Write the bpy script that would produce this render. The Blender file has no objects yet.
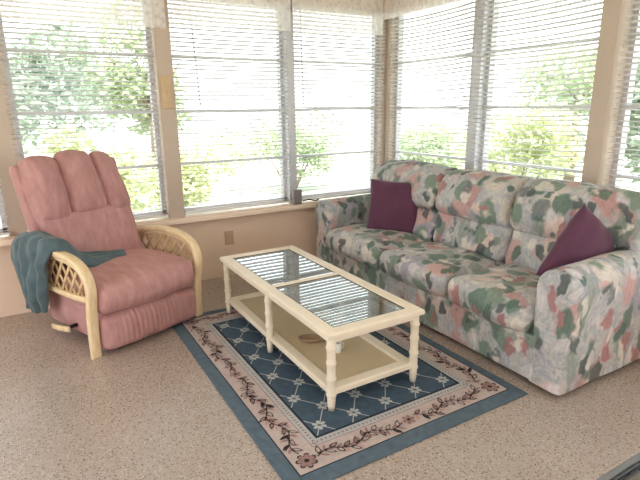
import bpy, bmesh, math, random
from mathutils import Vector, Matrix, noise

SC = bpy.context.scene
COL = SC.collection
random.seed(11)
PI = math.pi

# ------------------------------------------------------------------ colours / materials
def lin(r, g, b):
    def f(c):
        c /= 255.0
        return c / 12.92 if c <= 0.04045 else ((c + 0.055) / 1.055) ** 2.4
    return (f(r), f(g), f(b), 1.0)

def new_mat(name):
    m = bpy.data.materials.new(name)
    m.use_nodes = True
    nt = m.node_tree
    return m, nt, nt.nodes['Principled BSDF'], nt.nodes['Material Output']

def N(nt, typ, **kw):
    n = nt.nodes.new(typ)
    for k, v in kw.items():
        if k in n.inputs.keys():
            n.inputs[k].default_value = v
        else:
            setattr(n, k, v)
    return n

def ramp(nt, stops, interp='LINEAR'):
    n = nt.nodes.new('ShaderNodeValToRGB')
    cr = n.color_ramp
    cr.interpolation = interp
    while len(cr.elements) > 1:
        cr.elements.remove(cr.elements[-1])
    cr.elements[0].position = stops[0][0]; cr.elements[0].color = stops[0][1]
    for p, c in stops[1:]:
        e = cr.elements.new(p); e.color = c
    return n

def mixc(nt, fac, a, b, blend='MIX'):
    n = nt.nodes.new('ShaderNodeMix'); n.data_type = 'RGBA'; n.blend_type = blend
    for sock, v in ((n.inputs[0], fac), (n.inputs[6], a), (n.inputs[7], b)):
        if hasattr(v, 'is_output') or hasattr(v, 'links'):
            nt.links.new(v, sock)
        else:
            sock.default_value = v
    return n.outputs[2]

def simple(name, rgb, rough=0.6, var=0.06, scale=8.0, metallic=0.0, bump=0.0, bscale=60.0, sheen=0.0, spec=0.5):
    """Plain surface with a little colour variation and optional fine bump."""
    m, nt, b, out = new_mat(name)
    L = nt.links.new
    tc = N(nt, 'ShaderNodeTexCoord')
    no = N(nt, 'ShaderNodeTexNoise', Scale=scale, Detail=4.0)
    L(tc.outputs['Object'], no.inputs['Vector'])
    c = lin(*rgb)
    lo = tuple(x * (1 - var) for x in c[:3]) + (1,)
    hi = tuple(min(1, x * (1 + var)) for x in c[:3]) + (1,)
    r = ramp(nt, [(0.3, lo), (0.7, hi)])
    L(no.outputs['Fac'], r.inputs['Fac'])
    L(r.outputs['Color'], b.inputs['Base Color'])
    b.inputs['Roughness'].default_value = rough
    b.inputs['Metallic'].default_value = metallic
    b.inputs['Specular IOR Level'].default_value = spec
    if sheen:
        b.inputs['Sheen Weight'].default_value = sheen
        b.inputs['Sheen Roughness'].default_value = 0.4
    if bump:
        n2 = N(nt, 'ShaderNodeTexNoise', Scale=bscale, Detail=3.0)
        L(tc.outputs['Object'], n2.inputs['Vector'])
        bp = N(nt, 'ShaderNodeBump', Strength=bump, Distance=0.01)
        L(n2.outputs['Fac'], bp.inputs['Height'])
        L(bp.outputs['Normal'], b.inputs['Normal'])
    return m

def terrazzo():
    m, nt, b, out = new_mat('terrazzo')
    L = nt.links.new
    tc = N(nt, 'ShaderNodeTexCoord')
    big = N(nt, 'ShaderNodeTexNoise', Scale=1.3, Detail=3.0)
    L(tc.outputs['Object'], big.inputs['Vector'])
    r0 = ramp(nt, [(0.3, lin(162, 147, 138)), (0.7, lin(177, 163, 155))])
    L(big.outputs['Fac'], r0.inputs['Fac'])
    v = N(nt, 'ShaderNodeTexVoronoi', Scale=125.0)
    L(tc.outputs['Object'], v.inputs['Vector'])
    sep = N(nt, 'ShaderNodeSeparateColor')
    L(v.outputs['Color'], sep.inputs['Color'])
    chips = ramp(nt, [(0.0, lin(128, 110, 98)), (0.16, lin(172, 156, 146)), (0.45, lin(194, 184, 178)),
                      (0.62, lin(154, 136, 122)), (0.80, lin(178, 162, 152)), (0.91, lin(112, 96, 86))], 'CONSTANT')
    L(sep.outputs[0], chips.inputs['Fac'])
    edge = ramp(nt, [(0.36, (1, 1, 1, 1)), (0.5, (0, 0, 0, 1))])
    L(v.outputs['Distance'], edge.inputs['Fac'])
    c1 = mixc(nt, edge.outputs['Color'], r0.outputs['Color'], chips.outputs['Color'])
    v2 = N(nt, 'ShaderNodeTexVoronoi', Scale=75.0)
    L(tc.outputs['Object'], v2.inputs['Vector'])
    s2 = N(nt, 'ShaderNodeSeparateColor'); L(v2.outputs['Color'], s2.inputs['Color'])
    k = ramp(nt, [(0.0, (1, 1, 1, 1)), (0.12, (0, 0, 0, 1))], 'CONSTANT'); L(s2.outputs[1], k.inputs['Fac'])
    d = ramp(nt, [(0.22, (1, 1, 1, 1)), (0.3, (0, 0, 0, 1))]); L(v2.outputs['Distance'], d.inputs['Fac'])
    kk = N(nt, 'ShaderNodeMath', operation='MULTIPLY')
    L(k.outputs['Color'], kk.inputs[0]); L(d.outputs['Color'], kk.inputs[1])
    c2 = mixc(nt, kk.outputs[0], c1, lin(88, 72, 64))
    L(c2, b.inputs['Base Color'])
    b.inputs['Roughness'].default_value = 0.27
    b.inputs['Specular IOR Level'].default_value = 1.0
    return m

def floral():
    """Brushy upholstery print: pale ground, sage leaves, dusty pink petals, slate blotches."""
    m, nt, b, out = new_mat('floral_upholstery')
    L = nt.links.new
    tc = N(nt, 'ShaderNodeTexCoord')
    prev = tc.outputs['Object']
    for sc_, am in ((6.0, .15), (24.0, .035), (80.0, .006)):
        warp = N(nt, 'ShaderNodeTexNoise', Scale=sc_, Detail=2.0)
        L(tc.outputs['Object'], warp.inputs['Vector'])
        ce = N(nt, 'ShaderNodeVectorMath', operation='SUBTRACT'); ce.inputs[1].default_value = (.5, .5, .5)
        L(warp.outputs['Color'], ce.inputs[0])
        vm = N(nt, 'ShaderNodeVectorMath', operation='SCALE'); vm.inputs['Scale'].default_value = am
        L(ce.outputs[0], vm.inputs[0])
        va = N(nt, 'ShaderNodeVectorMath', operation='ADD')
        L(prev, va.inputs[0]); L(vm.outputs[0], va.inputs[1]); prev = va.outputs[0]
    def cells(scale, rot, stretch, seed):
        mp = N(nt, 'ShaderNodeMapping')
        mp.inputs['Rotation'].default_value = rot
        mp.inputs['Scale'].default_value = stretch
        mp.inputs['Location'].default_value = (seed, seed * 2, seed * 3)
        L(prev, mp.inputs['Vector'])
        v = N(nt, 'ShaderNodeTexVoronoi', Scale=scale, Randomness=1.0)
        L(mp.outputs[0], v.inputs['Vector'])
        s = N(nt, 'ShaderNodeSeparateColor'); L(v.outputs['Color'], s.inputs['Color'])
        return v, s
    n0 = N(nt, 'ShaderNodeTexNoise', Scale=9.0, Detail=4.0); L(prev, n0.inputs['Vector'])
    base = ramp(nt, [(0.28, lin(152, 150, 150)), (0.42, lin(186, 184, 180)), (0.52, lin(162, 164, 172)), (0.62, lin(194, 188, 182)), (0.74, lin(144, 152, 148))])
    L(n0.outputs['Fac'], base.inputs['Fac'])
    c = base.outputs['Color']
    def layer(c, scale, rot, stretch, seed, thresh, d0, d1, pal, amt=.9):
        v, s = cells(scale, rot, stretch, seed)
        k = ramp(nt, [(0.0, (amt, amt, amt, 1)), (thresh, (0, 0, 0, 1))], 'CONSTANT'); L(s.outputs[1], k.inputs['Fac'])
        d = ramp(nt, [(d0, (1, 1, 1, 1)), (d1, (0, 0, 0, 1))]); L(v.outputs['Distance'], d.inputs['Fac'])
        mm = N(nt, 'ShaderNodeMath', operation='MULTIPLY'); L(k.outputs['Color'], mm.inputs[0]); L(d.outputs['Color'], mm.inputs[1])
        p = ramp(nt, pal, 'CONSTANT'); L(s.outputs[2], p.inputs['Fac'])
        return mixc(nt, mm.outputs[0], c, p.outputs['Color'])
    c = layer(c, 6.0, (0.2, 0.5, 0.9), (1, 1, 0.75), 3.1, 0.68, 0.46, 0.60,
              [(0.0, lin(190, 152, 148)), (0.3, lin(208, 184, 176)), (0.5, lin(156, 152, 162)), (0.72, lin(174, 134, 132)), (0.86, lin(200, 192, 182))])
    c = layer(c, 6.0, (0.9, 0.2, 0.4), (1.5, 1.3, 0.75), 7.7, 0.66, 0.42, 0.54,
              [(0.0, lin(112, 132, 118)), (0.35, lin(88, 114, 102)), (0.6, lin(140, 150, 142)), (0.8, lin(106, 114, 114))])
    c = layer(c, 7.5, (0.1, 0.9, 1.4), (1.1, 1.7, 0.8), 12.3, 0.56, 0.34, 0.44,
              [(0.0, lin(74, 84, 84)), (0.4, lin(76, 102, 92)), (0.7, lin(162, 114, 114)), (0.85, lin(90, 90, 96))])
    c = layer(c, 8.0, (0.7, 0.1, 2.2), (1.6, 0.9, 0.8), 19.0, 0.55, 0.28, 0.42,
              [(0.0, lin(216, 208, 198)), (0.6, lin(204, 198, 200))], .8)
    mp = N(nt, 'ShaderNodeMapping'); mp.inputs['Scale'].default_value = (60, 60, 12); mp.inputs['Rotation'].default_value = (0.4, 0.3, 0)
    L(prev, mp.inputs['Vector'])
    st = N(nt, 'ShaderNodeTexNoise', Scale=1.0, Detail=3.0); L(mp.outputs[0], st.inputs['Vector'])
    sr = ramp(nt, [(0.3, (0.78, 0.78, 0.78, 1)), (0.7, (1.12, 1.12, 1.12, 1))]); L(st.outputs['Fac'], sr.inputs['Fac'])
    c = mixc(nt, 0.85, c, sr.outputs['Color'], 'MULTIPLY')
    L(c, b.inputs['Base Color'])
    b.inputs['Roughness'].default_value = 0.75
    b.inputs['Sheen Weight'].default_value = 0.1
    wv = N(nt, 'ShaderNodeTexNoise', Scale=16.0, Detail=3.0); L(tc.outputs['Object'], wv.inputs['Vector'])
    bp = N(nt, 'ShaderNodeBump', Strength=0.5, Distance=0.02); L(wv.outputs['Fac'], bp.inputs['Height']); L(bp.outputs['Normal'], b.inputs['Normal'])
    return m

def velvet():
    m, nt, b, out = new_mat('pink_velvet')
    L = nt.links.new
    tc = N(nt, 'ShaderNodeTexCoord')
    mp = N(nt, 'ShaderNodeMapping'); mp.inputs['Scale'].default_value = (26, 8, 9); L(tc.outputs['Object'], mp.inputs['Vector'])
    n = N(nt, 'ShaderNodeTexNoise', Scale=1.0, Detail=5.0, Roughness=0.6); L(mp.outputs[0], n.inputs['Vector'])
    r = ramp(nt, [(0.3, lin(166, 121, 120)), (0.55, lin(180, 135, 132)), (0.75, lin(194, 152, 148))]); L(n.outputs['Fac'], r.inputs['Fac'])
    L(r.outputs['Color'], b.inputs['Base Color'])
    b.inputs['Roughness'].default_value = 0.85
    b.inputs['Sheen Weight'].default_value = 0.35
    b.inputs['Sheen Roughness'].default_value = 0.35
    b.inputs['Sheen Tint'].default_value = lin(240, 190, 180)
    bp = N(nt, 'ShaderNodeBump', Strength=0.3, Distance=0.01); L(n.outputs['Fac'], bp.inputs['Height']); L(bp.outputs['Normal'], b.inputs['Normal'])
    return m

def rattan(name, a, bcol):
    m, nt, b, out = new_mat(name)
    L = nt.links.new
    tc = N(nt, 'ShaderNodeTexCoord')
    mp = N(nt, 'ShaderNodeMapping'); mp.inputs['Scale'].default_value = (60, 14, 14); L(tc.outputs['Object'], mp.inputs['Vector'])
    n = N(nt, 'ShaderNodeTexNoise', Scale=1.0, Detail=4.0); L(mp.outputs[0], n.inputs['Vector'])
    r = ramp(nt, [(0.3, lin(*a)), (0.7, lin(*bcol))]); L(n.outputs['Fac'], r.inputs['Fac'])
    L(r.outputs['Color'], b.inputs['Base Color']); b.inputs['Roughness'].default_value = 0.42
    return m

def cane():
    """Shelf panel: fine woven texture."""
    m, nt, b, out = new_mat('woven_panel')
    L = nt.links.new
    tc = N(nt, 'ShaderNodeTexCoord')
    ck = N(nt, 'ShaderNodeTexChecker', Scale=160.0); ck.inputs['Color1'].default_value = lin(206, 186, 152); ck.inputs['Color2'].default_value = lin(194, 172, 138)
    L(tc.outputs['Object'], ck.inputs['Vector'])
    L(ck.outputs['Color'], b.inputs['Base Color']); b.inputs['Roughness'].default_value = 0.55
    return m

def glass_pane(name, tint, refl=0.0, ior=1.5):
    """Thin sheet: Fresnel mirror over a clear body."""
    m, nt, b, out = new_mat(name)
    nt.nodes.remove(b)
    L = nt.links.new
    fr = N(nt, 'ShaderNodeFresnel')
    ge = N(nt, 'ShaderNodeNewGeometry')      # same mirror strength on both faces of the sheet
    mi = N(nt, 'ShaderNodeMapRange'); mi.inputs[3].default_value = ior; mi.inputs[4].default_value = 1 / ior
    L(ge.outputs['Backfacing'], mi.inputs[0]); L(mi.outputs[0], fr.inputs['IOR'])
    ad = N(nt, 'ShaderNodeMath', operation='ADD'); ad.use_clamp = True; ad.inputs[1].default_value = refl
    L(fr.outputs[0], ad.inputs[0])
    tr = N(nt, 'ShaderNodeBsdfTransparent'); tr.inputs['Color'].default_value = tint
    gl = N(nt, 'ShaderNodeBsdfGlossy', Roughness=0.0)
    mx = N(nt, 'ShaderNodeMixShader')
    L(ad.outputs[0], mx.inputs[0]); L(tr.outputs[0], mx.inputs[1]); L(gl.outputs[0], mx.inputs[2])
    L(mx.outputs[0], out.inputs['Surface'])
    return m

def slat_mat():
    m, nt, b, out = new_mat('white_slats')
    L = nt.links.new
    b.inputs['Base Color'].default_value = lin(214, 212, 211); b.inputs['Roughness'].default_value = 0.4
    t = N(nt, 'ShaderNodeBsdfTranslucent'); t.inputs['Color'].default_value = lin(226, 222, 218)
    mx = N(nt, 'ShaderNodeMixShader'); mx.inputs[0].default_value = 0.14
    L(b.outputs[0], mx.inputs[1]); L(t.outputs[0], mx.inputs[2]); L(mx.outputs[0], out.inputs['Surface'])
    return m

def sheer():
    m, nt, b, out = new_mat('sheer_lace')
    L = nt.links.new
    tc = N(nt, 'ShaderNodeTexCoord')
    v = N(nt, 'ShaderNodeTexVoronoi', Scale=26.0); L(tc.outputs['Object'], v.inputs['Vector'])
    r = ramp(nt, [(0.1, (0.42, 0.42, 0.42, 1)), (0.6, (0.22, 0.22, 0.22, 1))]); L(v.outputs['Distance'], r.inputs['Fac'])
    cc = lin(248, 243, 243)
    df = N(nt, 'ShaderNodeBsdfDiffuse'); df.inputs['Color'].default_value = cc
    tl = N(nt, 'ShaderNodeBsdfTranslucent'); tl.inputs['Color'].default_value = cc
    m1 = N(nt, 'ShaderNodeMixShader'); m1.inputs[0].default_value = 0.45
    L(df.outputs[0], m1.inputs[1]); L(tl.outputs[0], m1.inputs[2])
    tr = N(nt, 'ShaderNodeBsdfTransparent')
    m2 = N(nt, 'ShaderNodeMixShader')
    inv = N(nt, 'ShaderNodeMath', operation='SUBTRACT'); inv.inputs[0].default_value = 1.0
    L(r.outputs['Color'], inv.inputs[1])
    L(r.outputs['Color'], m2.inputs[0]); L(m1.outputs[0], m2.inputs[1]); L(tr.outputs[0], m2.inputs[2])
    L(m2.outputs[0], out.inputs['Surface'])
    return m

def leaf_mat(name, a, bcol):
    m, nt, b, out = new_mat(name)
    L = nt.links.new
    tc = N(nt, 'ShaderNodeTexCoord')
    n = N(nt, 'ShaderNodeTexNoise', Scale=3.0, Detail=3.0); L(tc.outputs['Object'], n.inputs['Vector'])
    r = ramp(nt, [(0.35, lin(*a)), (0.65, lin(*bcol))]); L(n.outputs['Fac'], r.inputs['Fac'])
    L(r.outputs['Color'], b.inputs['Base Color']); b.inputs['Roughness'].default_value = 0.5
    t = N(nt, 'ShaderNodeBsdfTranslucent'); L(r.outputs['Color'], t.inputs['Color'])
    mx = N(nt, 'ShaderNodeMixShader'); mx.inputs[0].default_value = 0.45
    L(b.outputs[0], mx.inputs[1]); L(t.outputs[0], mx.inputs[2]); L(mx.outputs[0], out.inputs['Surface'])
    return m

M = {}
M['floor'] = terrazzo()
M['floral'] = floral()
M['velvet'] = velvet()
M['wall'] = simple('cream_wall_paint', (226, 200, 178), 0.6, 0.03, 3.0)
M['post'] = simple('post_paint', (190, 173, 158), 0.6, 0.03, 3.0)
M['ceiling'] = simple('ceiling_paint', (240, 234, 224), 0.8, 0.02, 3.0)
M['sill'] = simple('sill_paint', (238, 216, 196), 0.35, 0.03, 5.0)
M['alu'] = simple('window_aluminium', (200, 199, 202), 0.45, 0.04, 10.0, metallic=0.3)
M['whitemetal'] = simple('white_painted_metal', (225, 222, 218), 0.4, 0.02)
M['slat'] = slat_mat()
M['sheer'] = sheer()
M['glass'] = glass_pane('window_glass', (0.97, 0.98, 0.97, 1))
M['tableglass'] = glass_pane('table_glass', (0.70, 0.76, 0.75, 1), 0.28, 1.6)
M['cream'] = simple('cream_lacquer', (228, 215, 194), 0.38, 0.04, 14.0)
M['cane'] = cane()
M['rattan'] = rattan('rattan_band', (216, 188, 146), (234, 212, 174))
M['rattan2'] = rattan('rattan_lattice', (192, 158, 112), (218, 186, 142))
M['teal'] = simple('teal_fleece', (78, 96, 102), 0.95, 0.18, 14.0, bump=0.4, bscale=90, sheen=0.3)
M['purple'] = simple('plum_fabric', (88, 48, 72), 0.85, 0.12, 9.0, bump=0.25, bscale=140, sheen=0.3)
M['dark'] = simple('dark_underside', (40, 34, 30), 0.8)
M['blackmetal'] = simple('black_metal', (30, 29, 28), 0.35, metallic=0.4)
M['tanplate'] = simple('tan_plastic', (196, 168, 132), 0.45)
M['beigeplate'] = simple('beige_plastic', (186, 160, 132), 0.45)
M['greymetal'] = simple('crank_metal', (150, 146, 146), 0.4, metallic=0.6)
M['woodbrown'] = simple('brown_wood', (154, 126, 100), 0.5, 0.1, 20.0)
M['ceramic'] = simple('white_ceramic', (232, 228, 220), 0.25)
M['greybrown'] = simple('grey_brown_top', (104, 97, 90), 0.4, 0.12, 12.0)
M['pewter'] = simple('pewter_metal', (132, 134, 138), 0.45, metallic=0.5)
M['cord'] = simple('cord_white', (215, 210, 205), 0.6)
M['wand'] = simple('clear_wand', (150, 150, 150), 0.2)
M['ground'] = simple('pale_concrete', (160, 164, 148), 0.9, 0.06, 0.6)
M['leafA'] = leaf_mat('leaf_yellowgreen', (186, 196, 146), (212, 216, 172))
M['leafB'] = leaf_mat('leaf_green', (158, 176, 138), (188, 200, 164))
M['leafC'] = leaf_mat('leaf_deep', (134, 154, 134), (168, 184, 162))
M['bark'] = simple('bark', (120, 104, 88), 0.9, 0.15, 12.0)
M['rug_blue'] = simple('rug_teal_pile', (82, 98, 112), 0.95, 0.14, 30.0, bump=0.3, bscale=300)
M['rug_field'] = simple('rug_navy_pile', (60, 80, 98), 0.95, 0.16, 25.0, bump=0.3, bscale=300)
M['rug_cream'] = simple('rug_cream_pile', (184, 168, 165), 0.95, 0.08, 40.0, bump=0.3, bscale=300)
M['rug_white'] = simple('rug_white_pile', (172, 174, 176), 0.95, 0.06, 40.0)
M['rug_dark'] = simple('rug_dark_pile', (50, 40, 42), 0.95, 0.1, 40.0)
M['rug_brown'] = simple('rug_mauve_pile', (148, 118, 116), 0.95, 0.1, 40.0)
M['rug_pink'] = simple('rug_pink_pile', (184, 144, 142), 0.95, 0.1, 40.0)
M['rug_navy'] = simple('rug_black_pile', (30, 38, 50), 0.95, 0.1, 40.0)

# ------------------------------------------------------------------ mesh builder
class MB:
    def __init__(self):
        self.v = []; self.f = []; self.m = []; self.s = []
    def add(self, verts, faces, mi=0, smooth=False):
        o = len(self.v)
        self.v += [tuple(p) for p in verts]
        for f in faces:
            self.f.append(tuple(i + o for i in f)); self.m.append(mi); self.s.append(smooth)
        return self
    def box(self, x0, x1, y0, y1, z0, z1, mi=0):
        v = [(x, y, z) for z in (z0, z1) for y in (y0, y1) for x in (x0, x1)]
        return self.add(v, [(0, 2, 3, 1), (4, 5, 7, 6), (0, 1, 5, 4), (2, 6, 7, 3), (0, 4, 6, 2), (1, 3, 7, 5)], mi)
    def rbox(self, x0, x1, y0, y1, z0, z1, r=0.005, mi=0, n=6, crown=(0, 0, 0), wob=0.0, wsc=6.0, seed=0.0, xf=None):
        """Rounded (and, with crown, stuffed) box."""
        c = Vector(((x0 + x1) / 2, (y0 + y1) / 2, (z0 + z1) / 2))
        h = Vector(((x1 - x0) / 2, (y1 - y0) / 2, (z1 - z0) / 2))
        r = min(r, h.x * .999, h.y * .999, h.z * .999)
        def axis(hh):
            inner = max(hh - r, 0)
            t = [-hh + r * (1 - math.cos(k / 4 * PI / 2)) for k in range(4)]
            t += [-inner + 2 * inner * k / n for k in range(n + 1)]
            t += [hh - r * (1 - math.cos(k / 4 * PI / 2)) for k in range(3, -1, -1)]
            return t
        A = [axis(h.x), axis(h.y), axis(h.z)]
        idx = {}; verts = []; faces = []
        L = [len(a) for a in A]
        def vid(i, j, k):
            key = (i, j, k)
            if key not in idx:
                p = Vector((A[0][i], A[1][j], A[2][k]))
                q = Vector([max(-(h[d] - r), min(h[d] - r, p[d])) for d in range(3)])
                e = p - q
                if e.length > 1e-9:
                    p = q + e.normalized() * r
                u = [p[d] / h[d] for d in range(3)]
                for d in range(3):
                    if crown[d]:
                        a, bb = u[(d + 1) % 3], u[(d + 2) % 3]
                        p[d] += crown[d] * u[d] * max(0, 1 - a * a) ** .7 * max(0, 1 - bb * bb) ** .7
                w = c + p
                if wob:
                    w = w + noise.noise_vector(w * wsc + Vector((seed, seed * 1.7, -seed))) * wob
                if xf:
                    w = xf(w)
                idx[key] = len(verts); verts.append(w)
            return idx[key]
        for d in range(3):
            a, bb = (d + 1) % 3, (d + 2) % 3
            for side in (0, L[d] - 1):
                for i in range(L[a] - 1):
                    for j in range(L[bb] - 1):
                        q = []
                        for (ii, jj) in ((i, j), (i + 1, j), (i + 1, j + 1), (i, j + 1)):
                            t = [0, 0, 0]; t[d] = side; t[a] = ii; t[bb] = jj
                            q.append(vid(*t))
                        if side == 0: q.reverse()
                        faces.append(tuple(q))
        return self.add(verts, faces, mi, True)
    def tube(self, path, rad, seg=10, mi=0, cap=True):
        P = [Vector(p) for p in path]
        R = rad if isinstance(rad, (list, tuple)) else [rad] * len(P)
        verts = []; faces = []
        up = None
        for i, p in enumerate(P):
            t = (P[min(i + 1, len(P) - 1)] - P[max(i - 1, 0)]).normalized()
            if up is None:
                up = Vector((0, 0, 1)) if abs(t.z) < .9 else Vector((1, 0, 0))
            s = t.cross(up).normalized(); up = s.cross(t).normalized()
            for k in range(seg):
                a = 2 * PI * k / seg
                verts.append(p + (s * math.cos(a) + up * math.sin(a)) * R[i])
        for i in range(len(P) - 1):
            for k in range(seg):
                k2 = (k + 1) % seg
                faces.append((i * seg + k, i * seg + k2, (i + 1) * seg + k2, (i + 1) * seg + k))
        if cap:
            faces.append(tuple(range(seg - 1, -1, -1)))
            faces.append(tuple((len(P) - 1) * seg + k for k in range(seg)))
        return self.add(verts, faces, mi, True)
    def sweep(self, path, nrm, w, t, mi=0):
        """Flat band: path points, binormal fixed, width w along it, thickness t."""
        P = [Vector(p) for p in path]; B = Vector(nrm).normalized()
        verts = []; faces = []
        prof = [(-.5, -.36), (-.36, -.5), (.36, -.5), (.5, -.36), (.5, .36), (.36, .5), (-.36, .5), (-.5, .36)]
        for i, p in enumerate(P):
            tg = (P[min(i + 1, len(P) - 1)] - P[max(i - 1, 0)]).normalized()
            n = B.cross(tg).normalized()
            for a, b in prof:
                verts.append(p + B * (a * w) + n * (b * t))
        K = len(prof)
        for i in range(len(P) - 1):
            for k in range(K):
                k2 = (k + 1) % K
                faces.append((i * K + k, (i + 1) * K + k, (i + 1) * K + k2, i * K + k2))
        faces.append(tuple(range(K))); faces.append(tuple((len(P) - 1) * K + k for k in range(K - 1, -1, -1)))
        return self.add(verts, faces, mi, True)
    def lathe(self, prof, seg=24, cx=0, cy=0, mi=0, sq=1.0):
        verts = []; faces = []
        for r, z in prof:
            for k in range(seg):
                a = 2 * PI * k / seg
                verts.append((cx + r * math.cos(a), cy + r * math.sin(a) * sq, z))
        for i in range(len(prof) - 1):
            for k in range(seg):
                k2 = (k + 1) % seg
                faces.append((i * seg + k, i * seg + k2, (i + 1) * seg + k2, (i + 1) * seg + k))
        faces.append(tuple(range(seg - 1, -1, -1)))
        faces.append(tuple((len(prof) - 1) * seg + k for k in range(seg)))
        return self.add(verts, faces, mi, True)
    def grid(self, pts, mi=0, smooth=True):
        nu, nv = len(pts), len(pts[0])
        v = [p for row in pts for p in row]
        f = [(i * nv + j, (i + 1) * nv + j, (i + 1) * nv + j + 1, i * nv + j + 1) for i in range(nu - 1) for j in range(nv - 1)]
        return self.add(v, f, mi, smooth)
    def build(self, name, mats, parent=None, origin=(0, 0, 0), sharp=40):
        me = bpy.data.meshes.new(name)
        o = Vector(origin)
        me.from_pydata([Vector(p) - o for p in self.v], [], self.f)
        if not isinstance(mats, (list, tuple)): mats = [mats]
        for m in mats: me.materials.append(m)
        me.polygons.foreach_set('material_index', self.m)
        me.polygons.foreach_set('use_smooth', self.s)
        me.update()
        bm = bmesh.new(); bm.from_mesh(me)
        bmesh.ops.remove_doubles(bm, verts=bm.verts, dist=1e-6)
        if all(self.s): bmesh.ops.recalc_face_normals(bm, faces=bm.faces)
        bm.to_mesh(me); bm.free()
        ob = bpy.data.objects.new(name, me)
        COL.objects.link(ob)
        if parent is not None:
            ob.parent = parent
        else:
            ob.location = o
        return ob

def tag(o, label=None, cat=None, group=None, kind=None):
    if label: o['label'] = label
    if cat: o['category'] = cat
    if group: o['group'] = group
    if kind: o['kind'] = kind
    return o

def thing(name, loc, label, cat, rz=0.0, group=None):
    e = bpy.data.objects.new(name, None)
    e.empty_display_size = 0.1
    COL.objects.link(e); e.location = loc; e.rotation_euler = (0, 0, rz)
    return tag(e, label, cat, group)

def structure(name, mb, mat, label, cat, parent=None):
    o = mb.build(name, mat, parent)
    o['kind'] = 'structure'
    if parent is None: tag(o, label, cat)
    return o

def subdivide_smooth(o, lv=1):
    md = o.modifiers.new('smooth', 'SUBSURF'); md.levels = lv; md.render_levels = lv
    return o

# ------------------------------------------------------------------ room shell
YB, XR = 4.075, 3.135          # inner faces of the two glazed walls
XL, YF, HC = -2.3, -2.2, 2.55   # the other walls and the ceiling
ZS, ZH = 0.585, 2.30           # window sill / head

f = MB(); f.box(XL - .2, XR + .2, YF - .2, YB + .2, -.12, 0)
structure('floor', f, M['floor'], 'speckled beige terrazzo floor with dull polish', 'floor')
f = MB(); f.box(XL - .2, XR + .9, YF - .2, YB + .9, HC, HC + .12)
structure('ceiling', f, M['ceiling'], 'plain white ceiling above the room', 'ceiling')
f = MB(); f.box(XL, XR + .15, YB, YB + .15, 0, ZS - .03); f.box(XL, XR + .15, YB, YB + .15, ZH, HC)
structure('wall_back', f, M['wall'], 'cream painted wall under the row of windows behind the recliner', 'wall')
f = MB(); f.box(XR, XR + .15, YF, YB, 0, ZS - .03); f.box(XR, XR + .15, YF, YB, ZH, HC)
structure('wall_right', f, M['wall'], 'cream painted wall behind the floral sofa', 'wall')
# left wall with a wide doorway, front wall with a wide window: both out of the picture
f = MB(); f.box(XL - .15, XL, YF, .2, 0, HC); f.box(XL - .15, XL, 3.2, YB + .15, 0, HC); f.box(XL - .15, XL, .2, 3.2, 2.2, HC)
structure('wall_left', f, M['wall'], 'cream wall with a wide doorway open to daylight', 'wall')
f = MB(); f.box(XL, XR, YF - .15, YF, 0, .5); f.box(XL, XR, YF - .15, YF, 2.25, HC)
f.box(XL, -.6, YF - .15, YF, .5, 2.25); f.box(1.6, XR, YF - .15, YF, .5, 2.25)
structure('wall_front', f, M['wall'], 'cream wall with a wide window behind the viewer', 'wall')

# sills
f = MB(); f.rbox(XL, XR, YB - .10, YB + .03, ZS - .045, ZS, .01)
structure('trim_1', f, M['sill'], 'pale pink painted ledge along the bottom of the windows behind the recliner', 'window sill')
f = MB(); f.rbox(XR - .06, XR + .03, YF, YB - .10, ZS - .045, ZS, .01)
structure('trim_2', f, M['sill'], 'pale painted ledge behind the back of the sofa', 'window sill')

# posts between the windows
def post(i, x0, x1, y0, y1, label):
    f = MB(); f.rbox(x0, x1, y0, y1, ZS, ZH, .006)
    structure('trim_%d' % i, f, M['post'], label, 'window post')
post(3, -.175, -.03, YB, YB + .14, 'cream post at the far left edge behind the recliner back')
post(4, .945, 1.068, YB - .05, YB + .14, 'cream post carrying the tan switch plate')
post(5, 3.075, XR + .15, YB, YB + .14, 'cream corner post where the two rows of windows meet')
post(6, XR - .08, XR + .14, 1.805, 1.915, 'wide cream post behind the near end of the sofa')
post(7, XR, XR + .14, 4.0, YB + .0, 'narrow cream jamb at the corner beside the far end of the sofa')

RAILS = (1.005, 1.425, 1.838)
def window(i, axis, a0, a1, label):
    """Awning window: aluminium frame, three rails, four panes."""
    loc = ((a0 + a1) / 2, YB + .09, ZS) if axis == 'x' else (XR + .09, (a0 + a1) / 2, ZS)
    e = bpy.data.objects.new('window_%d' % i, None); COL.objects.link(e); e.location = loc
    tag(e, label, 'window', kind='structure')
    w = (a1 - a0) / 2; H = ZH - ZS
    def bx(mb, u0, u1, d0, d1, z0, z1):
        if axis == 'x': mb.box(u0, u1, d0, d1, z0, z1)
        else: mb.box(d0, d1, u0, u1, z0, z1)
    f = MB()
    bx(f, -w, -w + .03, -.03, .03, 0, H); bx(f, w - .03, w, -.03, .03, 0, H)
    bx(f, -w, w, -.03, .03, 0, .05); bx(f, -w, w, -.03, .03, H - .03, H)
    o = f.build('window_frame', M['alu'], e); o['kind'] = 'structure'
    for z in RAILS:
        f = MB(); bx(f, -w + .03, w - .03, -.03, .012, z - ZS - .010, z - ZS + .010)
        o = f.build('window_rail', M['alu'], e); o['kind'] = 'structure'
    zs = [ZS + .05] + list(RAILS) + [ZH - .03]
    for k in range(4):
        f = MB(); bx(f, -w + .03, w - .03, .014, .018, zs[k] - ZS, zs[k + 1] - ZS)
        o = f.build('window_pane', M['glass'], e); o['kind'] = 'structure'
    return e
WB = [(-1.25, -.175), (-.03, .945), (1.068, 2.055), (2.135, 3.075)]
WR = [(2.985, 4.0), (1.915, 2.885), (.75, 1.805)]
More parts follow.
